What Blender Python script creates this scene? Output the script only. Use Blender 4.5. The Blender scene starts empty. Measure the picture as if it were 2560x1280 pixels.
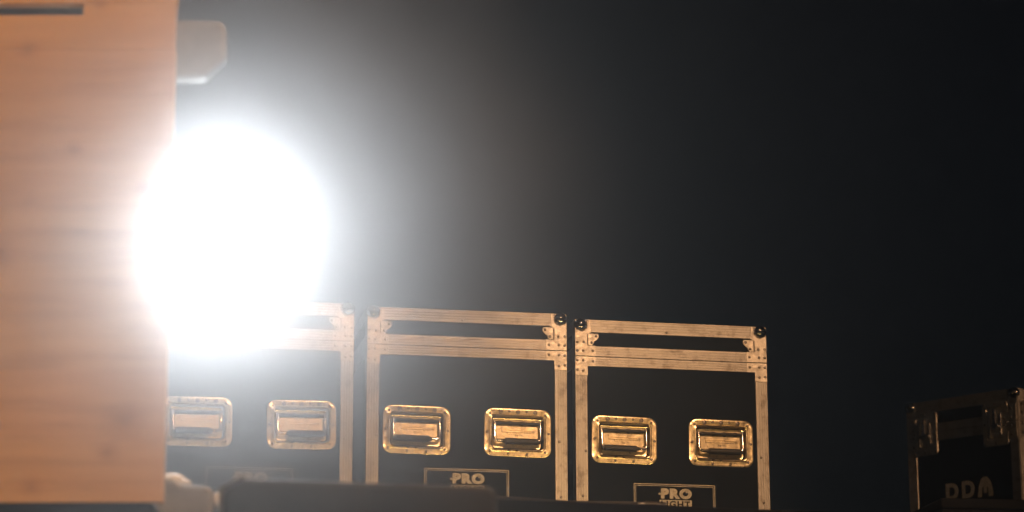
import bpy, math, random
from mathutils import Vector, Matrix
R = math.radians
random.seed(7)
scene = bpy.context.scene
col = scene.collection

# ------------------------------------------------------------------ camera
CAM_F, PITCH, ROLL = 92.96, R(13.785), R(-0.157)
cam_d = bpy.data.cameras.new('camera')
cam = bpy.data.objects.new('camera', cam_d); col.objects.link(cam)
fw = Vector((0, math.cos(PITCH), math.sin(PITCH)))
up = Vector((0, -math.sin(PITCH), math.cos(PITCH)))
rt = Vector((1, 0, 0))
rt, up = rt*math.cos(ROLL)+up*math.sin(ROLL), up*math.cos(ROLL)-rt*math.sin(ROLL)
m = Matrix((rt, up, -fw)).transposed().to_4x4(); m.translation = (0, 0, 0.9)
cam.matrix_world = m
cam_d.sensor_width = 36; cam_d.lens = CAM_F; cam_d.clip_end = 500; cam_d.clip_start = 0.05
cam_d.dof.use_dof = True; cam_d.dof.focus_distance = 7.76; cam_d.dof.aperture_fstop = 3.0
scene.camera = cam

# ------------------------------------------------------------------ night sky
w = bpy.data.worlds.new('World'); scene.world = w; w.use_nodes = True
nt = w.node_tree; nt.nodes.clear()
sky = nt.nodes.new('ShaderNodeTexSky'); sky.sky_type = 'NISHITA'; sky.sun_disc = False
sky.sun_elevation = R(24); sky.sun_rotation = R(200)
bg = nt.nodes.new('ShaderNodeBackground'); bg.inputs['Strength'].default_value = 0.0008
wo = nt.nodes.new('ShaderNodeOutputWorld')
nt.links.new(sky.outputs[0], bg.inputs[0]); nt.links.new(bg.outputs[0], wo.inputs[0])

# ------------------------------------------------------------------ exposure and render
vs = scene.view_settings
vs.view_transform = 'Standard'; vs.look = 'None'; vs.exposure = 0; vs.gamma = 1; vs.use_curve_mapping = False
scene.render.engine = 'CYCLES'
scene.cycles.use_denoising = True
scene.cycles.volume_bounces = 0
scene.cycles.max_bounces = 6
scene.cycles.sample_clamp_indirect = 3.0
scene.cycles.caustics_reflective = False

# lamp settings (the light objects themselves are made by the lamp builders)
HAZE_DENSITY, HAZE_G = 0.035, 0.935
WHITE_LAMP_W = 66.0
LENS_STRENGTH = 115.0
FOOT_W, FOOT_COL = 6.0, (1.0, .60, .20)
GLOW_SMOKE_DENSITY = 1.15
KEY_W, KEY_COL = 2850.0, (1.0, 0.53, 0.25)
SIDE_W = 1300.0

# ------------------------------------------------------------------ materials
def mat(name, base=(.5,.5,.5), rough=.5, metal=0.0, spec=None):
    M = bpy.data.materials.new(name); M.use_nodes = True
    b = M.node_tree.nodes['Principled BSDF']
    b.inputs['Base Color'].default_value = (*base, 1); b.inputs['Roughness'].default_value = rough
    b.inputs['Metallic'].default_value = metal
    if spec is not None: b.inputs['Specular IOR Level'].default_value = spec
    return M, M.node_tree, b
def N(t, typ, **kw):
    n = t.nodes.new(typ)
    for k, v in kw.items(): setattr(n, k, v)
    return n
def coord(t, scale, kind='Object'):
    tc = N(t, 'ShaderNodeTexCoord'); mp = N(t, 'ShaderNodeMapping'); mp.inputs['Scale'].default_value = scale
    t.links.new(tc.outputs[kind], mp.inputs[0]); return mp.outputs[0]
def noise(t, vec, scale, detail=4, rough=.55):
    n = N(t, 'ShaderNodeTexNoise'); n.inputs['Scale'].default_value = scale; n.inputs['Detail'].default_value = detail
    n.inputs['Roughness'].default_value = rough; t.links.new(vec, n.inputs['Vector']); return n.outputs['Fac']
def ramp(t, fac, stops):
    r = N(t, 'ShaderNodeValToRGB'); e = r.color_ramp.elements
    e[0].position, e[0].color = stops[0][0], (*stops[0][1], 1); e[1].position, e[1].color = stops[-1][0], (*stops[-1][1], 1)
    for p, c in stops[1:-1]:
        x = e.new(p); x.color = (*c, 1)
    t.links.new(fac, r.inputs[0]); return r.outputs[0]
def bump(t, b, h, strength=.3, dist=.002):
    n = N(t, 'ShaderNodeBump'); n.inputs['Strength'].default_value = strength; n.inputs['Distance'].default_value = dist
    t.links.new(h, n.inputs['Height']); t.links.new(n.outputs[0], b.inputs['Normal'])
def mixmul(t, a, bb, fac=1.0):
    n = N(t, 'ShaderNodeMix', data_type='RGBA', blend_type='MULTIPLY'); n.inputs[0].default_value = fac
    t.links.new(a, n.inputs[6]); t.links.new(bb, n.inputs[7]); return n.outputs[2]
g3 = lambda v: (v, v, v)

def mk_laminate():
    M, t, b = mat('black_laminate', rough=.6, spec=.06)
    c = coord(t, (1,1,1))
    oi = N(t, 'ShaderNodeObjectInfo'); ad = N(t, 'ShaderNodeVectorMath', operation='ADD')
    lc = N(t, 'ShaderNodeVectorMath', operation='SCALE'); t.links.new(oi.outputs['Location'], lc.inputs[0]); lc.inputs['Scale'].default_value = 7.3
    t.links.new(c, ad.inputs[0]); t.links.new(lc.outputs[0], ad.inputs[1])
    mp = N(t, 'ShaderNodeMapping'); mp.inputs['Scale'].default_value = (3, 3, 40); mp.inputs['Rotation'].default_value = (0, R(28), 0); t.links.new(ad.outputs[0], mp.inputs[0])
    basec = ramp(t, noise(t, ad.outputs[0], 9, 5), [(.3, (.0022,.0032,.0044)), (.7, (.0048,.0066,.0088))])
    scr = ramp(t, noise(t, mp.outputs[0], 3.0, 6, .7), [(.66, g3(0)), (.74, g3(.035))])
    mx = N(t, 'ShaderNodeMix', data_type='RGBA', blend_type='ADD'); mx.inputs[0].default_value = 1.0
    t.links.new(basec, mx.inputs[6]); t.links.new(scr, mx.inputs[7]); t.links.new(mx.outputs[2], b.inputs['Base Color'])
    t.links.new(ramp(t, noise(t, c, 14, 4), [(.3, g3(.5)), (.7, g3(.75))]), b.inputs['Roughness'])
    bump(t, b, noise(t, c, 700, 2), .25, .0006); return M
def mk_trim(name, sc):
    M, t, b = mat(name, metal=.8)
    c = coord(t, sc); c1 = coord(t, (1,1,1))
    a = ramp(t, noise(t, c, 30, 4), [(.25, (.40,.385,.37)), (.75, (.52,.505,.49))])
    d = ramp(t, noise(t, c1, 26, 6, .7), [(.34, (.34,.29,.25)), (.50, (1,1,1))])
    t.links.new(mixmul(t, a, d, .75), b.inputs['Base Color'])
    t.links.new(ramp(t, noise(t, c1, 7, 5, .6), [(.3, g3(.36)), (.7, g3(.60))]), b.inputs['Roughness'])
    bump(t, b, noise(t, c, 40, 3), .15, .001); return M
def mk_steel(name, base, rough, bmp, sc=38):
    M, t, b = mat(name, metal=1.0)
    c = coord(t, (1,1,1))
    d = ramp(t, noise(t, c, 60, 5, .65), [(.3, tuple(x*.62 for x in base)), (.6, base)])
    t.links.new(d, b.inputs['Base Color'])
    t.links.new(ramp(t, noise(t, c, 90, 3), [(.25, g3(rough*.75)), (.8, g3(rough*1.4))]), b.inputs['Roughness'])
    bump(t, b, noise(t, c, sc, 3), bmp, .004); return M
def mk_wood():
    M, t, b = mat('pine_wood', rough=.62, spec=.3)
    tc = N(t, 'ShaderNodeTexCoord'); oi = N(t, 'ShaderNodeObjectInfo')
    off = N(t, 'ShaderNodeVectorMath', operation='MULTIPLY_ADD'); 
    cmb = N(t, 'ShaderNodeCombineXYZ'); 
    for i in range(3): t.links.new(oi.outputs['Random'], cmb.inputs[i])
    off.inputs[1].default_value = (9, 5, 7); t.links.new(cmb.outputs[0], off.inputs[0]); t.links.new(tc.outputs['Object'], off.inputs[2])
    mp = N(t, 'ShaderNodeMapping'); mp.inputs['Scale'].default_value = (1.1, 6, 13); t.links.new(off.outputs[0], mp.inputs[0])
    mp2 = N(t, 'ShaderNodeMapping'); mp2.inputs['Scale'].default_value = (3, 10, 7); t.links.new(off.outputs[0], mp2.inputs[0])
    grain = ramp(t, noise(t, mp.outputs[0], 2.4, 7, .6), [(.2, (.42,.26,.125)), (.5, (.58,.395,.205)), (.8, (.66,.465,.25))])
    knot = ramp(t, noise(t, mp2.outputs[0], 1.7, 2, .4), [(.14, (.40,.32,.28)), (.27, (1,1,1))])
    tint = ramp(t, oi.outputs['Random'], [(0, (1,.96,.86)), (.5, (.93,.84,.70)), (1, (1,1,.86))])
    out = mixmul(t, mixmul(t, grain, knot), tint)
    sep = N(t, 'ShaderNodeSeparateXYZ'); t.links.new(tc.outputs['Object'], sep.inputs[0]); cx = N(t, 'ShaderNodeCombineXYZ')
    t.links.new(sep.outputs[0], cx.inputs[0]); t.links.new(sep.outputs[2], cx.inputs[2])
    wob = N(t, 'ShaderNodeTexNoise'); wob.inputs['Scale'].default_value = 30; t.links.new(tc.outputs['Object'], wob.inputs['Vector'])
    for kx, kz, kr in ((.875,.160,.040), (.62,.49,.032), (.70,.03,.020), (.845,.095,.022), (.76,.70,.018), (.66,.905,.022), (.80,1.0,.014), (.90,.62,.02)):
        dv = N(t, 'ShaderNodeVectorMath', operation='SUBTRACT'); t.links.new(cx.outputs[0], dv.inputs[0]); dv.inputs[1].default_value = (kx, 0, kz)
        sv = N(t, 'ShaderNodeVectorMath', operation='MULTIPLY'); t.links.new(dv.outputs[0], sv.inputs[0]); sv.inputs[1].default_value = (1, 1, 1.35)
        ln = N(t, 'ShaderNodeVectorMath', operation='LENGTH'); t.links.new(sv.outputs[0], ln.inputs[0])
        ma = N(t, 'ShaderNodeMath', operation='MULTIPLY_ADD'); t.links.new(wob.outputs['Fac'], ma.inputs[0]); ma.inputs[1].default_value = kr*.8; t.links.new(ln.outputs['Value'], ma.inputs[2])
        out = mixmul(t, out, ramp(t, ma.outputs[0], [(kr*.45, (.42,.34,.28)), (kr*.95, (.72,.62,.55)), (kr*1.9, (1,1,1))]), .55)
    t.links.new(out, b.inputs['Base Color'])
    bump(t, b, noise(t, mp.outputs[0], 6, 5), .2, .002); return M
def mk_plain(name, base, rough, sc=20, var=.3, bmp=0.0, metal=0.0, spec=None):
    M, t, b = mat(name, base, rough, metal, spec)
    c = coord(t, (1,1,1))
    t.links.new(ramp(t, noise(t, c, sc, 5), [(.3, tuple(x*(1-var) for x in base)), (.7, tuple(min(1, x*(1+var)) for x in base))]), b.inputs['Base Color'])
    if bmp: bump(t, b, noise(t, c, sc*6, 3), bmp, .002)
    return M

LAM = mk_laminate()
TRIM_X = mk_trim('aluminium_trim', (1.2, 30, 30)); TRIM_Z = mk_trim('aluminium_trim_upright', (30, 30, 1.2))
STEEL = mk_steel('zinc_steel', (1.0,.86,.58), .31, .22, 34)
PLATE = mk_steel('bracket_steel', (.66,.63,.58), .46, .5, 34)
BALL = mk_steel('chrome_ball', (.30,.30,.31), .10, .05, 30)
RIVET = mk_steel('rivet_steel', (.20,.18,.165), .34, .1)
ROD = mk_steel('chrome_rod', (.85,.84,.82), .16, .05)
RUBBER = mk_plain('black_rubber', (.012,.012,.013), .55, 30, .3, .1)
PRINT = mk_plain('grey_print', (.42,.40,.36), .7, 60, .25)
WPRINT = mk_plain('white_stencil_paint', (.62,.58,.52), .7, 60, .25)
WOOD = mk_wood()
GALV = mk_plain('grey_painted_bracket', (.20,.20,.185), .42, 25, .25, .1, .1)
BLACKP = mk_plain('black_paint', (.0040,.0046,.0052), .7, 14, .4, .15, 0.0, .08)
CABP = mk_plain('worn_black_paint', (.030,.030,.027), .6, 14, .4, .15, 0.0, .3)
DECK = mk_plain('black_stage_deck', (.0045,.005,.0056), .7, 6, .45, .2, 0.0, .1)
CLOTH = mk_plain('black_skirt_cloth', (.01,.01,.011), .9, 30, .3, .2)
GROUND = mk_plain('asphalt', (.045,.045,.047), .85, 5, .35, .4)
HOUS = mk_plain('lamp_housing', (.02,.02,.021), .4, 20, .3, .1)
def mk_emit(name, c, s):
    M, t, b = mat(name, (.8,.8,.8), .3)
    b.inputs['Emission Color'].default_value = (*c, 1); b.inputs['Emission Strength'].default_value = s
    n = noise(t, coord(t, (1,1,1)), 60, 2); t.links.new(ramp(t, n, [(.3, g3(.12)), (.7, g3(.3))]), b.inputs['Roughness']); return M

# ------------------------------------------------------------------ mesh helpers
class MB:
    def __init__(s): s.v = []; s.f = []
    def add(s, vs, fs):
        o = len(s.v); s.v += [tuple(x) for x in vs]; s.f += [tuple(o+i for i in q) for q in fs]; return s
    def box(s, x0, x1, y0, y1, z0, z1):
        return s.add([(x0,y0,z0),(x1,y0,z0),(x1,y1,z0),(x0,y1,z0),(x0,y0,z1),(x1,y0,z1),(x1,y1,z1),(x0,y1,z1)],
              [(0,3,2,1),(4,5,6,7),(0,1,5,4),(1,2,6,5),(2,3,7,6),(3,0,4,7)])
    def prism(s, pts, fn, a, b):
        n = len(pts)
        s.add([fn(p, a) for p in pts]+[fn(p, b) for p in pts],
              [tuple(range(n-1,-1,-1)), tuple(range(n, 2*n))]+[(i,(i+1)%n,n+(i+1)%n,n+i) for i in range(n)]); return s
    def tube(s, path, rad, n=10, caps=True):
        path = [Vector(p) for p in path]; rad = rad if isinstance(rad, (list, tuple)) else [rad]*len(path)
        rings = []; vs = []
        for i, p in enumerate(path):
            d = (path[min(i+1, len(path)-1)]-path[max(i-1, 0)]).normalized()
            a = d.orthogonal().normalized() if i == 0 else (pa - d*pa.dot(d)).normalized()
            pa = a; b = d.cross(a)
            rings.append(len(vs)); vs += [p+(a*math.cos(2*math.pi*k/n)+b*math.sin(2*math.pi*k/n))*rad[i] for k in range(n)]
        fs = []
        for i in range(len(path)-1):
            for k in range(n): fs.append((rings[i]+k, rings[i]+(k+1)%n, rings[i+1]+(k+1)%n, rings[i+1]+k))
        if caps: fs += [tuple(range(n-1,-1,-1)), tuple(rings[-1]+k for k in range(n))]
        return s.add(vs, fs)
    def sphere(s, c, r, n=16, m_=10, sq=(1,1,1)):
        vs = []; fs = []
        for j in range(m_+1):
            th = math.pi*j/m_
            for i in range(n):
                ph = 2*math.pi*i/n
                vs.append((c[0]+r*sq[0]*math.sin(th)*math.cos(ph), c[1]+r*sq[1]*math.sin(th)*math.sin(ph), c[2]+r*sq[2]*math.cos(th)))
        for j in range(m_):
            for i in range(n): fs.append((j*n+i, (j+1)*n+i, (j+1)*n+(i+1)%n, j*n+(i+1)%n))
        return s.add(vs, fs)
    def loops(s, loops, cap=True):
        n = len(loops[0]); vs = [p for l in loops for p in l]; fs = []
        for j in range(len(loops)-1):
            for i in range(n): fs.append((j*n+i, j*n+(i+1)%n, (j+1)*n+(i+1)%n, (j+1)*n+i))
        if cap: fs.append(tuple((len(loops)-1)*n+i for i in range(n)))
        return s.add(vs, fs)
    def mesh(s, name, m_, smooth=False):
        me = bpy.data.meshes.new(name); me.from_pydata(s.v, [], s.f); me.update()
        me.materials.append(m_)
        if smooth:
            me.polygons.foreach_set('use_smooth', [True]*len(me.polygons))
            try: me.set_sharp_from_angle(angle=R(40))
            except Exception: pass
        return me
    def build(s, name, m_, parent=None, smooth=False, bevel=0.0, loc=None):
        o = bpy.data.objects.new(name, s.mesh(name, m_, smooth)); col.objects.link(o)
        if parent: o.parent = parent
        if loc: o.location = loc
        if bevel:
            b = o.modifiers.new('bevel', 'BEVEL'); b.width = bevel; b.segments = 2; b.limit_method = 'ANGLE'
        return o
def inst(name, me, parent, loc, rot=(0,0,0), scale=1.0):
    o = bpy.data.objects.new(name, me); col.objects.link(o); o.parent = parent
    o.location = loc; o.rotation_euler = rot; o.scale = (scale,)*3; return o
def empty(name, loc=(0,0,0), rz=0.0, label=None, cat=None, group=None):
    o = bpy.data.objects.new(name, None); col.objects.link(o); o.location = loc; o.rotation_euler = (0,0,rz)
    o.empty_display_size = .1
    tag(o, label, cat, group); return o
def tag(o, label=None, cat=None, group=None, kind=None):
    if label: o['label'] = label
    if cat: o['category'] = cat
    if group: o['group'] = group
    if kind: o['kind'] = kind
    return o
def rrect(x0, x1, z0, z1, r, y, n=5):
    pts = []
    for cx, cz, a0 in ((x1-r, z1-r, 0), (x0+r, z1-r, 90), (x0+r, z0+r, 180), (x1-r, z0+r, 270)):
        for k in range(n+1):
            a = R(a0+90*k/n); pts.append((cx+r*math.cos(a), y, cz+r*math.sin(a)))
    return pts
def text_mesh(body, x0, x1, z0, z1, y, offset=.0, th=.0006):
    cu = bpy.data.curves.new('lettering', 'FONT'); cu.body = body; cu.size = 1; cu.offset = offset; cu.extrude = .01; cu.resolution_u = 4
    cu.space_character = 1.2
    o = bpy.data.objects.new('lettering', cu); col.objects.link(o)
    dg = bpy.context.evaluated_depsgraph_get(); me = bpy.data.meshes.new_from_object(o.evaluated_get(dg))
    vs = [v.co.copy() for v in me.vertices]; fs = [tuple(p.vertices) for p in me.polygons]
    bpy.data.objects.remove(o); bpy.data.curves.remove(cu); bpy.data.meshes.remove(me)
    ax, bx = min(v.x for v in vs), max(v.x for v in vs); ay, by = min(v.y for v in vs), max(v.y for v in vs)
    mb = MB()
    mb.add([(x0+(v.x-ax)/(bx-ax)*(x1-x0), y-(v.z+.01)/.02*th, z0+(v.y-ay)/(by-ay)*(z1-z0)) for v in vs], fs)
    return mb

def ridged(w_, hi=.0032, lo=.0024, n=4, edge=.0035):
    """front profile of an aluminium extrusion, t across the width, y towards the viewer (negative)"""
    pts = [(0, -lo*.4), (.0008, -hi)]
    step = (w_-2*edge)/n
    for i in range(n):
        a = edge+i*step
        pts += [(a, -hi), (a+step*.12, -lo), (a+step*.45, -lo), (a+step*.57, -hi)]
    pts += [(w_-.0012, -hi), (w_, -lo*.4)]
    return pts
rivet_mb = MB().loops([[(r*math.cos(2*math.pi*k/10), y, r*math.sin(2*math.pi*k/10)) for k in range(10)] for r, y in ((.0042,0),(.0040,-.0010),(.0028,-.0021),(.0010,-.0025))])
RIVET_ME = rivet_mb.mesh('rivet', RIVET, True)
ring_mb = MB().loops([[(r*math.cos(2*math.pi*k/12), y, r*math.sin(2*math.pi*k/12)) for k in range(12)] for r, y in ((.0060,0),(.0058,-.0016),(.0045,-.0020),(.0040,-.0006),(.0030,-.0006),(.0024,-.0022),(.0010,-.0026))])
BOLT_ME = ring_mb.mesh('bolt', RIVET, True)

# ------------------------------------------------------------------ the setting
g = MB().box(-35, 35, -25, 45, -.3, 0); tag(g.build('ground', GROUND), kind='structure')

DECK_Z = 1.86
e0, e1 = Vector((.116, 6.43)), Vector((.63, 6.58)); ed = (e1-e0).normalized(); en = Vector((-ed.y, ed.x))
dl, dr = e0-ed*3.2, e0+ed*5.5
d_pts = [dl, dr, dr+en*7, dl+en*7]
stage = MB().prism([(p.x, p.y) for p in d_pts], lambda p, h: (p[0], p[1], h), DECK_Z-.09, DECK_Z).build('stage_deck', DECK, bevel=.004)
tag(stage, kind='structure')
sk = MB(); pts = []                                                   # pleated cloth skirt hanging under the deck edge
nseg = 260
for i in range(nseg+1):
    q = dl+(dr-dl)*(i/nseg)+en*(.03+.012*math.sin(i*1.9)+.006*math.sin(i*.7)); pts.append(q)
sk.add([(p.x, p.y, .0) for p in pts]+[(p.x, p.y, DECK_Z-.085) for p in pts], [(i, i+1, nseg+2+i, nseg+1+i) for i in range(nseg)])
o = sk.build('stage_skirt', CLOTH, smooth=True); tag(o, kind='structure')
so = o.modifiers.new('thick', 'SOLIDIFY'); so.thickness = .003

# ------------------------------------------------------------------ flight cases
W, H, D = .6, .755, .58
SW = .0373
Z_TL, Z_MU, Z_J, Z_ML = .716, .6744, .6420, .6123
HZ0, HZ1 = .3188, .4626
HX = ((.0486, .2508), (.3492, .5518))

def dish_mesh():
    """pressed steel recessed dish, origin at its centre, width .2024 height .1438, front = -y"""
    hw, hh = .1012, .0719
    def L(ins, r, y): return rrect(-hw+ins, hw-ins, -hh+ins, hh-ins, r, y, 6)
    lp = [L(0, .026, .0005), L(.0012, .025, -.0022), L(.0035, .024, -.0032), L(.0075, .022, -.0026), L(.012, .019, -.0034), L(.0165, .016, -.0034),
          L(.0195, .014, -.0058), L(.0220, .012, -.0052), L(.0230, .011, .001), L(.0245, .010, .013), L(.0275, .009, .0155), L(.031, .008, .016)]
    mb = MB().loops(lp)
    # ripple the flange a little, as pressed and dented metal is
    rnd = random.Random(3)
    vs = []
    for (x, y, z) in mb.v:
        f = .0012*math.sin(x*95+1.3)*math.cos(z*120+.4)+.0008*math.sin((x+z)*210)
        vs.append((x, y+(f if y < .001 and y > -.0058 else 0), z))
    mb.v = vs
    return mb
def stamp_mb():
    mb = MB()
    # raised plate on the dish floor with a long embossed slot
    mb.loops([rrect(-.066, .066, -.020, .024, .004, .0162, 3), rrect(-.063, .063, -.017, .021, .004, .0120, 3)])
    mb.loops([rrect(-.046, .046, .0025, .0125, .003, .0121, 3), rrect(-.045, .045, .0035, .0115, .003, .0092, 3), rrect(-.043, .043, .0058, .0092, .001, .0092, 3)], False)
    mb.loops([rrect(-.043, .043, .0058, .0092, .001, .0092, 3), rrect(-.042, .042, .0064, .0086, .0009, .0118, 3)])
    return mb
def bail_path():
    p = []
    x, zt, zb, r = .0685, .034, -.0255, .012
    p += [(-x, .004, zt), (-x, .001, .02), (-x, -.001, zb+r)]
    for k in range(1, 5):
        a = R(180+90*k/4); p.append((-x+r+r*math.cos(a), -.002, zb+r+r*math.sin(a)))
    for k in range(0, 5):
        a = R(270+90*k/4); p.append((x-r+r*math.cos(a), -.002, zb+r+r*math.sin(a)))
    p += [(x, .001, .02), (x, .004, zt)]
    return p
WELL = mk_steel('shaded_polished_steel', (.55,.50,.42), .09, .06, 30)  # base darkened for the dark reflection along the recess wall
DISH_ME = dish_mesh().mesh('dish', STEEL, True); DISH_ME.materials.append(WELL)
_n = 28
for _i, _p in enumerate(DISH_ME.polygons):
    if 7*_n <= _i < 10*_n: _p.material_index = 1
STAMP_ME = stamp_mb().mesh('dish_floor', STEEL, False)
BAIL_ME = MB().tube(bail_path(), .0042, 10).mesh('bail', ROD, True)
gx = .050
GRIP_ME = MB().tube([(x, -.002, -.0255) for x in (-gx-.008, -gx, -gx+.001, gx-.001, gx, gx+.008)], [.0055,.0062,.0095,.0095,.0062,.0055], 12).mesh('grip', RUBBER, True)
hp, hr = [], []
for k in range(41):
    x = -.068+.136*k/40; hp.append((x, .009, .0295)); hr.append(.0048+(.0014 if k % 10 in (3,4,5) else 0))
REFLECTION_ME = MB().tube(hp, hr, 12).mesh('grip_reflection', RUBBER, True)  # black bar modelled as the grip's dark reflection in the dish
BOLT_SPOTS = [(-.052, .0615), (0, .0615), (.052, .0615)]
RIV_SPOTS = [(-.026,.063), (.026,.063), (-.083,.055), (.083,.055), (-.0925,0), (.0925,0), (-.083,-.056), (.083,-.056), (-.028,-.0635), (.028,-.0635)]

def handle(parent, cx, cz, tilt=0.0, k=0, shift=0.0):
    h = inst('handle', DISH_ME, parent, (cx, 0, cz), (0, tilt, 0))
    inst('dish_floor', STAMP_ME, h, (0,0,0)); inst('bail', BAIL_ME, h, (0,0,0), (R(-1.5+k),0,0)); inst('grip', GRIP_ME, h, (shift,0,0)); inst('grip_reflection', REFLECTION_ME, h, (0,0,0))
    for x, z in BOLT_SPOTS: inst('bolt', BOLT_ME, h, (x, -.0040, z), scale=1.1)
    for x, z in RIV_SPOTS: inst('rivet', RIVET_ME, h, (x, -.0040, z), scale=.95)
    return h

def holed_front(mb, x0, x1, z0, z1, holes, y):
    zs = sorted({z0, z1, *[h[2] for h in holes], *[h[3] for h in holes]}); xs = sorted({x0, x1, *[h[0] for h in holes], *[h[1] for h in holes]})
    for a, b in zip(zs, zs[1:]):
        for c, d in zip(xs, xs[1:]):
            mx, mz = (c+d)/2, (a+b)/2
            if any(h[0] < mx < h[1] and h[2] < mz < h[3] for h in holes): continue
            mb.add([(c,y,a),(d,y,a),(d,y,b),(c,y,b)], [(0,1,2,3)])

def upright_trim(x_out, sgn, z0, z1, y_front=0.0, depth_sgn=1):
    """ridged corner angle: front flange SW wide plus flange round the side. sgn=+1: flange runs to +x"""
    fr = [(t, y) for t, y in ridged(SW)]
    side = [(0, .034), (.0012, .0345), (.0032, .034), (.0032, .0008), (SW, .0008)]
    prof = fr[::-1]+side                                              # from inner edge round to the side and back
    q = [(x_out+sgn*t, y_front+depth_sgn*y) for t, y in prof]
    return MB().prism(q, lambda p, h: (p[0], p[1], h), z0, z1)
def top_trim(z_out, zw, x0, x1, y_front=0.0, ds=1):
    fr = ridged(zw)
    prof = fr[::-1]+[(0, .034), (.0032, .034), (.0032, .0008), (zw, .0008)]
    q = [(z_out-t, y_front+ds*y) for t, y in prof]
    return MB().prism(q, lambda p, h: (h, p[1], p[0]), x0, x1)
def flat_rail(z0, z1, x0, x1, y_front=0.0, ds=1, n=4):
    zw = z1-z0
    prof = ridged(zw, n=n)+[(zw, .0008), (0, .0008)]
    q = [(z0+t, y_front+ds*y) for t, y in prof]
    return MB().prism(q, lambda p, h: (h, p[1], p[0]), x0, x1)

def plate(pts, y, th=.0016):
    return MB().prism(pts, lambda p, h: (p[0], h, p[1]), y-th, y)

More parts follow.
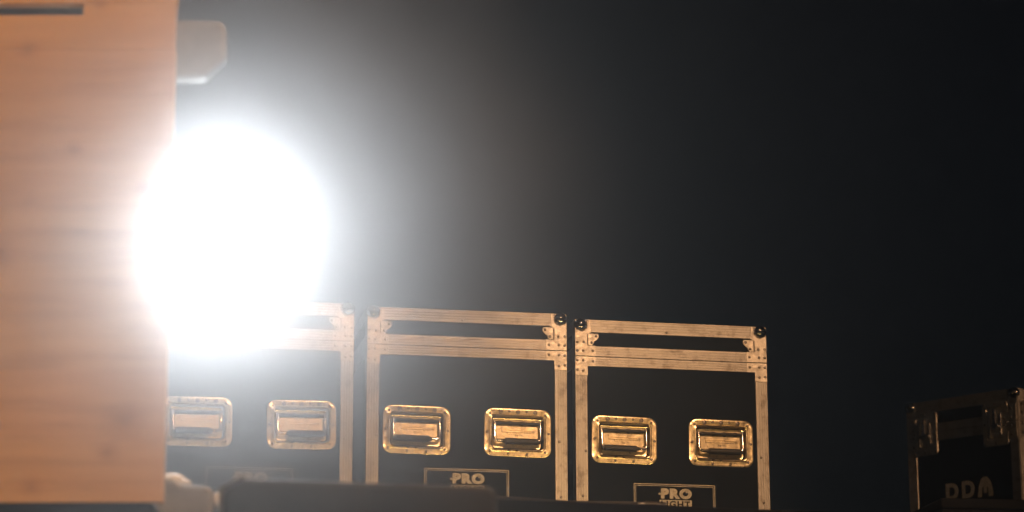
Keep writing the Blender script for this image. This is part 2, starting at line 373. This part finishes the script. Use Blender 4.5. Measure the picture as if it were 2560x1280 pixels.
def make_case(loc, yaw, label, lab_dx, lab_dz, seed):
    rnd = random.Random(seed)
    t = empty('flight_case', loc, yaw, label, 'flight case', 'row of three flight cases on the stage deck')
    body = MB()
    x0, x1, y0, y1, z0, z1 = .003, W-.003, 0, D, .10, Z_J-.0012
    body.add([(x0,y0,z0),(x1,y0,z0),(x1,y1,z0),(x0,y1,z0),(x0,y0,z1),(x1,y0,z1),(x1,y1,z1),(x0,y1,z1)],
             [(0,3,2,1),(4,5,6,7),(1,2,6,5),(2,3,7,6),(3,0,4,7)])
    ins = .0205
    holes = [(a+ins, b-ins, HZ0+ins, HZ1-ins) for a, b in HX]
    holed_front(body, x0, x1, z0, z1, holes, 0)
    body.build('body', LAM, t)
    lid = MB().box(x0, x1, 0, D, Z_J+.0012, H-.003).build('lid', LAM, t)
    # front trims
    top_trim(H, H-Z_TL, SW+.0005, W-SW-.0005).build('top_rail', TRIM_X, lid)
    flat_rail(Z_J+.0006, Z_MU, SW+.0005, W-SW-.0005, n=3).build('lid_rail', TRIM_X, lid)
    flat_rail(Z_ML, Z_J-.0006, SW+.0005, W-SW-.0005, n=3).build('base_rail', TRIM_X, t)
    flat_rail(.10, .138, SW+.0005, W-SW-.0005, n=4).build('bottom_rail', TRIM_X, t)
    for xo, s in ((0, 1), (W, -1)):
        upright_trim(xo, s, .10, Z_J-.0006).build('upright_trim', TRIM_Z, t)
        upright_trim(xo, s, Z_J+.0006, H-.001).build('upright_trim', TRIM_Z, lid)
        upright_trim(xo, s, .10, Z_J-.0006, D, -1).build('upright_trim', TRIM_Z, t)
        upright_trim(xo, s, Z_J+.0006, H-.001, D, -1).build('upright_trim', TRIM_Z, lid)
    top_trim(H, H-Z_TL, SW+.0005, W-SW-.0005, D, -1).build('top_rail', TRIM_X, lid)
    for xs in (0.0002, W-.0034):                                       # side edge strips along the top
        MB().box(xs, xs+.0032, .035, D-.035, Z_TL, H-.0005).build('side_rail', TRIM_X, lid)
        MB().box(xs, xs+.0032, .035, D-.035, Z_ML, Z_MU).build('side_rail', TRIM_X, t)
    # ball corners with their caps
    for xc, s in ((.0185, 1), (W-.0185, -1)):
        for yc in (.002, D-.002):
            MB().sphere((xc, yc, H-.0165), .0205, 20, 14).build('ball_corner', BALL, lid, True)
        c = MB(); f = lambda a, b: (xc+s*a, b)
        pts = [f(-.0183, H-.030), f(.004, H-.0385), f(.0165, H-.033), f(.022, H-.020), f(.0245, H-.001), f(.031, H-.001), f(.029, H-.016), f(.0335, H-.0385),
               f(.0195, H-.046), f(.0195, H-.076), f(-.0183, H-.076)]
        if s < 0: pts = pts[::-1]
        c.prism(pts, lambda p, h: (p[0], h, p[1]), -.0052, -.0034); c.build('corner_cap', PLATE, lid, bevel=.0006)
        # rounded ear below the top rail
        ear = [f(.0215, Z_TL-.004), f(.052, Z_TL-.004), f(.0555, Z_TL-.009), f(.055, Z_TL-.016), f(.049, Z_TL-.023), f(.041, Z_TL-.029), f(.0385, Z_TL-.036), f(.0335, Z_TL-.0405), f(.0215, Z_TL-.0405)]
        if s < 0: ear = ear[::-1]
        ep = MB().prism(ear, lambda p, h: (p[0], h, p[1]), -.0042, -.0004).build('corner_ear', PLATE, lid, bevel=.0009)
        inst('rivet', RIVET_ME, ep, (xc+s*.047, -.0042, Z_TL-.012)); inst('rivet', RIVET_ME, ep, (xc+s*.033, -.0042, Z_TL-.032))
        # lid brace and base brace, one each side of the joint
        l1 = [f(-.0183, Z_J+.0012), f(.0455, Z_J+.0012), f(.0455, Z_MU+.0004), f(.0200, Z_MU+.0004), f(.0200, Z_MU+.020), f(-.0183, Z_MU+.020)]
        l2 = [f(-.0183, Z_J-.0012), f(-.0183, Z_ML-.029), f(.0200, Z_ML-.029), f(.0200, Z_ML-.0004), f(.0455, Z_ML-.0004), f(.0455, Z_J-.0012)]
        b1 = plate(l1 if s > 0 else l1[::-1], -.0034).build('lid_brace', PLATE, lid, bevel=.0006)
        b2 = plate(l2 if s > 0 else l2[::-1], -.0034).build('base_brace', PLATE, t, bevel=.0006)
        for a, z in ((-.012, Z_J+.016), (.006, Z_J+.016), (.036, Z_J+.016), (-.012, Z_MU+.010), (.008, Z_MU+.010)):
            inst('rivet', RIVET_ME, b1, (xc+s*a, -.0050, z+rnd.uniform(-.001,.001)))
        for a, z in ((-.012, Z_J-.014), (.006, Z_J-.014), (.036, Z_J-.014), (-.012, Z_ML-.014), (.006, Z_ML-.016)):
            inst('rivet', RIVET_ME, b2, (xc+s*a, -.0050, z+rnd.uniform(-.001,.001)))
        inst('rivet', RIVET_ME, t, (xc+s*(.012 if s > 0 else .006), -.0030, HZ0+.035+rnd.uniform(-.02,.02)))
        inst('rivet', RIVET_ME, t, (xc+s*.002, -.0030, .20+rnd.uniform(-.02,.02)))
    inst('rivet', RIVET_ME, lid, (W*.475, -.0030, Z_TL+.008))
    # handles
    for k, (a, b) in enumerate(HX): handle(t, (a+b)/2, (HZ0+HZ1)/2, R(rnd.uniform(-.8,.8)), rnd.uniform(-1,1)*1.0, (-.012, .012)[k])
    # printed label
    lt = .2677+lab_dz; la, lb = .177+lab_dx, .429+lab_dx; lz = lt-.118
    fr = MB(); y = -.0004
    for i, wd in ((0, .0024), (.0052, .0018)):
        a, b, c, d = la+i, lb-i, lz+i, lt-i
        fr.box(a, b, y, .0002, d-wd, d).box(a, b, y, .0002, c, c+wd).box(a, a+wd, y, .0002, c+wd, d-wd).box(b-wd, b, y, .0002, c+wd, d-wd)
    lo = fr.build('printed_label', PRINT, t)
    px0 = la+.0757; px1 = la+.179
    pt = text_mesh('PRO', px0+.008, px1, lt-.0445, lt-.0125, -.0002, .075)
    pt.box(px0, px0+.010, -.0008, -.0002, lt-.033, lt-.027)             # tick on the stem of the P
    pt.box(px1-.0185, px1-.0145, -.0008, -.0002, lt-.026, lt-.0165)     # notch inside the O
    pt.build('lettering', PRINT, lo)
    MB().box(px0+.003, px1, -.0006, .0001, lt-.0720, lt-.0478).build('lettering_band', PRINT, lo)
    text_mesh('LIGHT', px0+.008, px1-.005, lt-.0695, lt-.0505, -.0007, .03, .0005).build('lettering', BLACKP, lo)
    # castors under the case
    for cx in (.09, W-.09):
        for cy in (.1, D-.1):
            ca = MB().box(cx-.045, cx+.045, cy-.05, cy+.05, .092, .0995).build('castor', PLATE, t)
            MB().tube([(cx-.016, cy, .046), (cx+.016, cy, .046)], .046, 18).build('wheel', RUBBER, ca, True)
            MB().box(cx-.024, cx-.020, cy-.02, cy+.02, .035, .0915).build('fork', PLATE, ca)
            MB().box(cx+.020, cx+.024, cy-.02, cy+.02, .035, .0915).build('fork', PLATE, ca)
    return t

case_a = make_case((-1.0529, 7.4622, DECK_Z), R(11.10), 'black flight case washed out by the white glare, behind the wooden wall edge', 0.0, -.005, 11)
case_b = make_case((-.4275, 7.6095, DECK_Z), R(10.85), 'black flight case in the middle of the row, its label half hidden', -.0045, .0115, 22)
case_c = make_case((.1881, 7.7921, DECK_Z), R(11.87), 'black flight case at the right end of the row, sharpest and furthest from the glare', 0.0, -.006, 33)

# ------------------------------------------------------------------ dark flight case turned away on the right
def make_side_case():
    """local frame: x runs along the dark side face from the far end (0) to the near corner (L), -y is out of that face"""
    L, DP = .455, .62
    corner = Vector((1.727, 8.9)); dirv = Vector((.733, -.680)).normalized()
    org = corner-dirv*L
    t = empty('flight_case', (org.x, org.y, DECK_Z), math.atan2(dirv.y, dirv.x),
              'dark flight case at the right edge of the picture with latches and stencilled letters', 'flight case')
    MB().box(.003, L-.003, 0, DP, .10, .642-.001).build('body', LAM, t)
    lid = MB().box(.003, L-.003, 0, DP, .642+.001, H-.003).build('lid', LAM, t)
    top_trim(H, .042, SW, L-SW).build('top_rail', TRIM_X, lid)
    flat_rail(.6426, .672, SW, L-SW, n=3).build('lid_rail', TRIM_X, lid)
    flat_rail(.610, .6414, SW, L-SW, n=3).build('base_rail', TRIM_X, t)
    for z0, z1, par in ((.10, .6414, t), (.6426, H-.001, lid)):
        upright_trim(0, 1, z0, z1).build('upright_trim', TRIM_Z, par)
    # near corner: side flange and lit front flange as one angle
    for z0, z1, par in ((.10, .6414, t), (.6426, H-.001, lid)):
        fr = ridged(SW)
        q = [(L-.034, .0008), (L-.034, -.0022)]+[(L-.001, -.0030)]+[(L-y-.0006, tt-.002) for tt, y in fr]+[(L-.0008, SW-.002), (L-.0032, SW-.002), (L-.0032, .0008)]
        MB().prism(q, lambda p, h: (p[0], p[1], h), z0, z1).build('upright_trim', TRIM_Z, par)
    # end face rails (face towards the light)
    for za, zb, par in ((H-.042, H-.0005, lid), (.6426, .672, lid), (.610, .6414, t)):
        MB().box(L-.0030, L+.0012, SW, DP-SW, za, zb).build('end_rail', TRIM_X, par, bevel=.0006)
    for xc, s in ((.016, 1), (L-.014, -1)):
        MB().sphere((xc, .002, H-.0155), .0205, 20, 14).build('ball_corner', BALL, lid, True)
        f = lambda a, b: (xc+s*a, b)
        for pts, par, nm in (([f(-.010, .6435), f(.05, .6435), f(.05, .673), f(.022, .673), f(.022, .70), f(-.010, .70)], lid, 'lid_brace'),
                             ([f(-.010, .6405), f(-.010, .582), f(.022, .582), f(.022, .609), f(.05, .609), f(.05, .6405)], t, 'base_brace')):
            b = plate(pts if s > 0 else pts[::-1], -.0034).build(nm, PLATE, par, bevel=.0006)
            for a, z in ((.012, .655), (.040, .655), (.012, .688)) if nm == 'lid_brace' else ((.012, .628), (.040, .628), (.012, .595)):
                inst('rivet', RIVET_ME, b, (xc+s*a, -.0050, z))
    # steel corner strap with bolts on the lit edge
    st = MB().box(L+.0022, L+.0038, .000, SW-.004, .585, H-.042).build('corner_strap', PLATE, t, bevel=.0006)
    for z in (.602, .634, .672, .700): inst('bolt', BOLT_ME, st, (L+.0038, .016, z), (0, 0, R(90)))
    # butterfly latches across the joint
    for cx in (.075, .365):
        la = MB().loops([rrect(cx-.052, cx+.052, .562, .718, .014, .0004), rrect(cx-.050, cx+.050, .564, .716, .013, -.0050), rrect(cx-.036, cx+.036, .584, .698, .01, -.0052),
                         rrect(cx-.034, cx+.034, .586, .696, .01, -.0010)]).build('latch', PLATE, t, True)
        MB().box(cx-.026, cx-.018, -.010, -.0012, .592, .688).box(cx+.018, cx+.026, -.010, -.0012, .600, .676).box(cx-.006, cx+.006, -.012, -.0012, .640, .690).build('latch_plate', ROD, la, bevel=.002)
        MB().tube([(cx, -.0012, .630), (cx, -.014, .630)], .011, 14).build('latch_wing', ROD, la, True)
        MB().box(cx-.019, cx+.019, -.018, -.012, .627, .633).build('latch_wing', ROD, la, bevel=.0015)
        for dx in (-.043, .043):
            for z in (.572, .640, .708): inst('rivet', RIVET_ME, la, (cx+dx, -.0050, z))
        for z in (.572, .708): inst('rivet', RIVET_ME, la, (cx, -.0050, z))
    # stencilled letters D D and an arched third one
    le = MB(); z0, z1 = .396, .455
    le = text_mesh('D', .150, .202, z0, z1, -.0002, .05); le.build('lettering', WPRINT, t)
    text_mesh('D', .216, .268, z0, z1+.002, -.0002, .05).build('lettering', WPRINT, t)
    xc, zb = .311, z0-.002
    arch = [(xc-.032, zb), (xc-.026, zb+.038), (xc-.016, zb+.062), (xc-.004, zb+.070), (xc+.008, zb+.068), (xc+.021, zb+.052), (xc+.027, zb+.030), (xc+.030, zb),
            (xc+.012, zb), (xc+.011, zb+.034), (xc+.006, zb+.034), (xc+.005, zb+.013), (xc-.006, zb+.013), (xc-.007, zb+.034), (xc-.013, zb+.034), (xc-.016, zb)]
    MB().prism(arch, lambda p, h: (p[0], h, p[1]), .0001, -.0008).build('lettering', WPRINT, t)
    for cx in (.08, L-.08):
        for cy in (.1, DP-.1):
            ca = MB().box(cx-.045, cx+.045, cy-.05, cy+.05, .092, .0995).build('castor', PLATE, t)
            MB().tube([(cx-.016, cy, .046), (cx+.016, cy, .046)], .046, 18).build('wheel', RUBBER, ca, True)
    return t
make_side_case()

# ------------------------------------------------------------------ wooden wall at the left, close to the camera
WX1, WX0, WY = -.667, -1.62, 5.0
wall = empty('wooden_wall', (WX0, WY, 1.646), 0, 'tall pine plank wall at the left, close up and out of focus', 'wall')
zs = [1.646, 1.768, 1.905, 2.010, 2.118, 2.232, 2.352, 2.459, 2.551, 2.6235]
rw = random.Random(5)
def plank(x0, x1, z0, z1):
    ex = rw.uniform(-.002, .002)
    return MB().box(x0-WX0, x1-WX0+ex, rw.uniform(-.0006,.0006), .027, z0-1.646+.0002, z1-1.646-.0002).build('plank', WOOD, wall, bevel=.0007)
for a, b in zip(zs, zs[1:]): plank(WX0, WX1, a, b)
plank(-.853, WX1, 2.6235, 2.647)                                       # beside the long slot
plank(WX0, WX1, 2.647, 2.74); plank(WX0, WX1, 2.74, 2.86)
for x in (-1.55, -1.12, -.74): MB().box(x-WX0-.03, x-WX0+.03, .0275, .06, .0, 1.20).build('batten', WOOD, wall, bevel=.003)
def bracket(pts):
    return MB().prism([(x-WX0, z-1.646) for x, z in pts], lambda p, h: (p[0], h, p[1]), .062, .108).build('bracket', GALV, wall, bevel=.011)
bracket([(-.80, 2.637), (-.588, 2.634), (-.575, 2.622), (-.573, 2.552), (-.616, 2.511), (-.80, 2.514)])
bracket([(-.80, 1.60), (-.580, 1.60), (-.578, 1.676), (-.588, 1.687), (-.640, 1.690), (-.655, 1.702), (-.80, 1.704)])
HIGHLIGHT_W = mk_plain('highlight_white', (.78,.78,.76), .4, 40, .1)  # white paint standing in for lamp highlights on the lower bracket
MB().sphere((-.672+.012-WX0, .085, 1.702-1.646), .017, 16, 10, (1.5,1,.8)).build('highlight_blob', HIGHLIGHT_W, wall, True)
MB().sphere((-.640-WX0, .085, 1.696-1.646), .012, 16, 10, (1.5,1,.7)).build('highlight_blob', HIGHLIGHT_W, wall, True)
MB().sphere((-.573-WX0, .085, 1.662-1.646), .009, 16, 10, (.8,1,1.8)).build('highlight_blob', HIGHLIGHT_W, wall, True)
pl = empty('black_plinth', (-1.15, 5.15, 0), 0, 'black plinth under the pine plank wall, a dark strip along its bottom edge', 'plinth')
MB().box(-.62, .47, -.19, .2, 0, 1.640).build('body', BLACKP, pl, bevel=.006)
MB().box(-.615, .465, -.197, -.1905, .1, 1.5).build('front_panel', CLOTH, pl)

# ------------------------------------------------------------------ black cabinet in the foreground
cab = empty('black_cabinet', (-.265, 4.75, 0), 0, 'blurred black cabinet top at the bottom of the picture below the flight cases', 'cabinet')
bd = [(-.232, 0), (.238, 0), (.238, 1.586), (.226, 1.598), (-.196, 1.612), (-.232, 1.592)]
MB().prism(bd, lambda p, h: (p[0], h, p[1]), -.25, .22).build('body', CABP, cab, bevel=.008)
MB().prism([(-.2400, .2), (-.2325, .2), (-.2325, 1.5925), (-.1960, 1.6125), (-.1960, 1.6195), (-.2400, 1.5955)], lambda p, h: (p[0], h, p[1]), -.251, .221).build('corner_trim', GALV, cab, bevel=.002)
MB().box(-.20, .205, -.2535, -.2505, .15, 1.50).build('front_grille', CLOTH, cab)

# ------------------------------------------------------------------ low things on the deck edge
tr = empty('low_trunk', (1.80, 7.40, DECK_Z), R(9), 'low black trunk lying on the deck in front of the dark flight case', 'trunk')
MB().box(-.66, .72, -.14, .16, 0, .084).build('body', BLACKP, tr, bevel=.004)
MB().box(-.664, .724, -.144, .164, .0845, .114).build('lid', BLACKP, tr, bevel=.005)
for x in (-.35, .05, .45): MB().box(x-.03, x+.03, -.149, -.1445, .065, .104).build('latch', RIVET, tr, bevel=.002)

def cable():
    t = empty('stage_cable', (0, 0, DECK_Z), 0, 'black cable with a shiny metal plug lying along the dark deck edge', 'cable')
    pth = []
    for k in range(50):
        s = -1.0+k*.02; q = e0+ed*(s+.235)+en*(.055+.012*math.sin(k*.35)); pth.append((q.x, q.y, .0065))
    MB().tube(pth, .006, 8).build('cord', RUBBER, t, True)
    a = Vector(pth[-1]); d = Vector((ed.x, ed.y, 0))
    MB().tube([a, a+d*.02, a+d*.021, a+d*.055, a+d*.056, a+d*.075], [.0062,.0075,.0095,.0095,.0075,.0075], 14).build('plug', ROD, t, True)
cable()

# ------------------------------------------------------------------ lamps
def cylinder_y(mb, y0, y1, r, n=28, cz=0): return mb.tube([(0,y0,cz),(0,y1,cz)], r, n)
def spot(parent, name, power, colr, size, blend, radius, loc, aim):
    l = bpy.data.lights.new(name, 'SPOT'); l.energy = power; l.color = colr; l.spot_size = size; l.spot_blend = blend; l.shadow_soft_size = radius
    o = bpy.data.objects.new(name, l); col.objects.link(o)
    o.matrix_world = Matrix.Translation(loc) @ (Vector(aim)-Vector(loc)).to_track_quat('-Z', 'Y').to_matrix().to_4x4()
    bpy.context.view_layer.update()
    mw = o.matrix_world.copy(); o.parent = parent; o.matrix_parent_inverse = parent.matrix_world.inverted(); o.matrix_world = mw
    return o
def white_lamp():
    c = Vector((-.615, 5.37, 2.248)); base = Vector((-.745, 5.08, 2.248))
    t = empty('stage_lamp', base, 0, 'dazzling white lamp clamped behind the edge of the pine plank wall', 'stage lamp')
    rel = c-base
    MB().box(-.035, .035, -.018, .018, -.06, .06).build('clamp', HOUS, t, bevel=.004)
    MB().tube([(0, .018, 0), (0, .20, 0), (rel.x*.3, rel.y+.10, 0), (rel.x-.01, rel.y+.12, 0)], .011, 10).build('arm', HOUS, t, True)
    aim = (Vector((0, 0, .9))-c).normalized()
    head = MB(); lp = []
    for y, r_ in ((.0,.086),(-.014,.088),(-.015,.081),(.0,.080),(.0,.089),(.08,.087),(.105,.066),(.125,.04)):
        lp.append([(r_*math.cos(2*math.pi*k/32), y, r_*math.sin(2*math.pi*k/32)) for k in range(32)])
    head.loops(lp[4:]); head.loops(lp[:4], False)
    h = head.build('head', HOUS, t, True); h.location = rel
    h.rotation_mode = 'QUATERNION'; h.rotation_quaternion = aim.to_track_quat('-Y', 'Z')
    ln = MB(); cylinder_y(ln, -.003, .003, .079, 32); ln.build('lens', mk_emit('white_led_lens', (.94,.97,1.0), LENS_STRENGTH), h)
    bpy.context.view_layer.update()
    spot(t, 'lamp_light', WHITE_LAMP_W, (.94,.97,1.0), R(11), 1.0, .07, c+aim*.09, (0, 0, .9))
white_lamp()

def stand_lamp(loc, aim, power, size, blend, radius, label):
    t = empty('stand_lamp', (loc[0], loc[1], 0), 0, label, 'stand lamp')
    a = (Vector(aim)-Vector(loc)).normalized()
    MB().tube([(0,0,.05),(0,0,loc[2]-.28)], .018, 12).build('pole', HOUS, t, True)
    for k in range(3):
        x, y = math.cos(R(120*k+20)), math.sin(R(120*k+20))
        MB().tube([(x*.02,y*.02,.75),(x*.55,y*.55,.012)], .012, 8).build('leg', HOUS, t, True)
    b = Vector((0,0,loc[2]))-a*.16
    hd = MB(); lp = [[(r*math.cos(2*math.pi*k/24), y, r*math.sin(2*math.pi*k/24)) for k in range(24)] for y, r in ((-.12,.175),(-.12,.183),(.16,.183),(.24,.13),(.28,.05))]
    hd.loops(lp)
    h = hd.build('head', HOUS, t, True); h.location = b; h.rotation_mode = 'QUATERNION'; h.rotation_quaternion = a.to_track_quat('-Y', 'Z')
    MB().tube([(0,0,loc[2]-.29), (b.x*.5, b.y*.5, loc[2]-.24), (b.x, b.y, b.z-.17)], .012, 8).build('yoke', HOUS, t, True)
    ln = MB(); cylinder_y(ln, -.03, -.02, .172, 24); ln.build('lens', mk_emit('warm_lens', KEY_COL, 6.0), h)
    bpy.context.view_layer.update()
    spot(t, 'lamp_light', power, KEY_COL, size, blend, radius, Vector(loc), aim)
stand_lamp((2.2, .5, 6.2), (-.5, 6.68, 2.0), KEY_W, R(30), .18, .16, 'warm stage lamp high on a tall mast to the right of the viewer')
stand_lamp((8.0, 2.3, 3.3), (1.72, 8.98, 2.46), SIDE_W, R(10), .5, .15, 'warm stage lamp on a stand far to the right of the stage')

def added_footlight():  # added lamp, unseen behind the deck edge, for golden light from below
    t = empty('added_light_bar', (.02, 6.99, DECK_Z), R(11.2), 'added warm light bar, unseen, on the deck before the row of flight cases', 'added_footlight')
    MB().box(-.80, .80, -.03, .03, .012, .050).build('housing', HOUS, t, bevel=.004)
    for x in (-.7, .7): MB().box(x-.02, x+.02, -.045, .045, 0, .0118).build('foot', HOUS, t)
    ln = MB().box(-.78, .78, -.018, .018, .0502, .0535).build('lens', mk_emit('added_foot_lens', FOOT_COL, 3.0), t)
    l = bpy.data.lights.new('added_foot_light', 'AREA'); l.shape = 'RECTANGLE'; l.size = 1.55; l.size_y = .03; l.energy = FOOT_W; l.color = FOOT_COL; l.spread = R(120)
    o = bpy.data.objects.new('added_foot_light', l); col.objects.link(o); o.parent = t; o.location = (0, .0, .058)
    o.rotation_euler = (R(180-40), 0, 0)
added_footlight()

# ------------------------------------------------------------------ the hazy air
hz = MB().box(-38, 38, -28, 48, -1.3, 9.0).build('haze', LAM); tag(hz, kind='stuff')
hm = bpy.data.materials.new('haze'); hm.use_nodes = True; t = hm.node_tree; t.nodes.clear()
pv = t.nodes.new('ShaderNodeVolumePrincipled'); mo = t.nodes.new('ShaderNodeOutputMaterial')
pv.inputs['Color'].default_value = (.95,.96,.97,1); pv.inputs['Density'].default_value = HAZE_DENSITY; pv.inputs['Anisotropy'].default_value = HAZE_G
t.links.new(pv.outputs[0], mo.inputs['Volume']); hz.data.materials.clear(); hz.data.materials.append(hm)

# added volume round the lamp, shaped to spread its glow
SR = 1.0
sm = MB().sphere((0,0,0), SR, 32, 20).build('glow_smoke', LAM, loc=(-.60, 5.36, 2.235)); tag(sm, kind='stuff')
m2 = bpy.data.materials.new('glow_smoke'); m2.use_nodes = True; t = m2.node_tree; t.nodes.clear()
pv = t.nodes.new('ShaderNodeVolumePrincipled'); mo = t.nodes.new('ShaderNodeOutputMaterial')
tc = N(t, 'ShaderNodeTexCoord'); ln = N(t, 'ShaderNodeVectorMath', operation='LENGTH'); t.links.new(tc.outputs['Object'], ln.inputs[0])
def mth(op, a, b):
    n = N(t, 'ShaderNodeMath', operation=op)
    for k, q in enumerate((a, b)):
        if isinstance(q, (int, float)): n.inputs[k].default_value = q
        else: t.links.new(q, n.inputs[k])
    return n.outputs[0]
x = mth('DIVIDE', mth('SUBTRACT', ln.outputs['Value'], .47), .22)        # shell thickest some way out, shaped for a softer glow
pw = N(t, 'ShaderNodeMath', operation='POWER'); pw.inputs[0].default_value = math.e; t.links.new(mth('MULTIPLY', mth('MULTIPLY', x, x), -1.0), pw.inputs[1])
nz = noise(t, tc.outputs['Object'], 3.2, 2, .5)
ns = N(t, 'ShaderNodeMapRange'); ns.inputs['From Min'].default_value = .3; ns.inputs['From Max'].default_value = .7; ns.inputs['To Min'].default_value = .45; ns.inputs['To Max'].default_value = 1.55
t.links.new(nz, ns.inputs['Value'])
mu = N(t, 'ShaderNodeMath', operation='MULTIPLY'); t.links.new(pw.outputs[0], mu.inputs[0]); t.links.new(ns.outputs[0], mu.inputs[1])
mu2 = N(t, 'ShaderNodeMath', operation='MULTIPLY'); t.links.new(mu.outputs[0], mu2.inputs[0]); mu2.inputs[1].default_value = GLOW_SMOKE_DENSITY
t.links.new(mu2.outputs[0], pv.inputs['Density']); pv.inputs['Color'].default_value = (.91,.95,1.0,1); pv.inputs['Anisotropy'].default_value = .6
t.links.new(pv.outputs[0], mo.inputs['Volume']); sm.data.materials.clear(); sm.data.materials.append(m2)
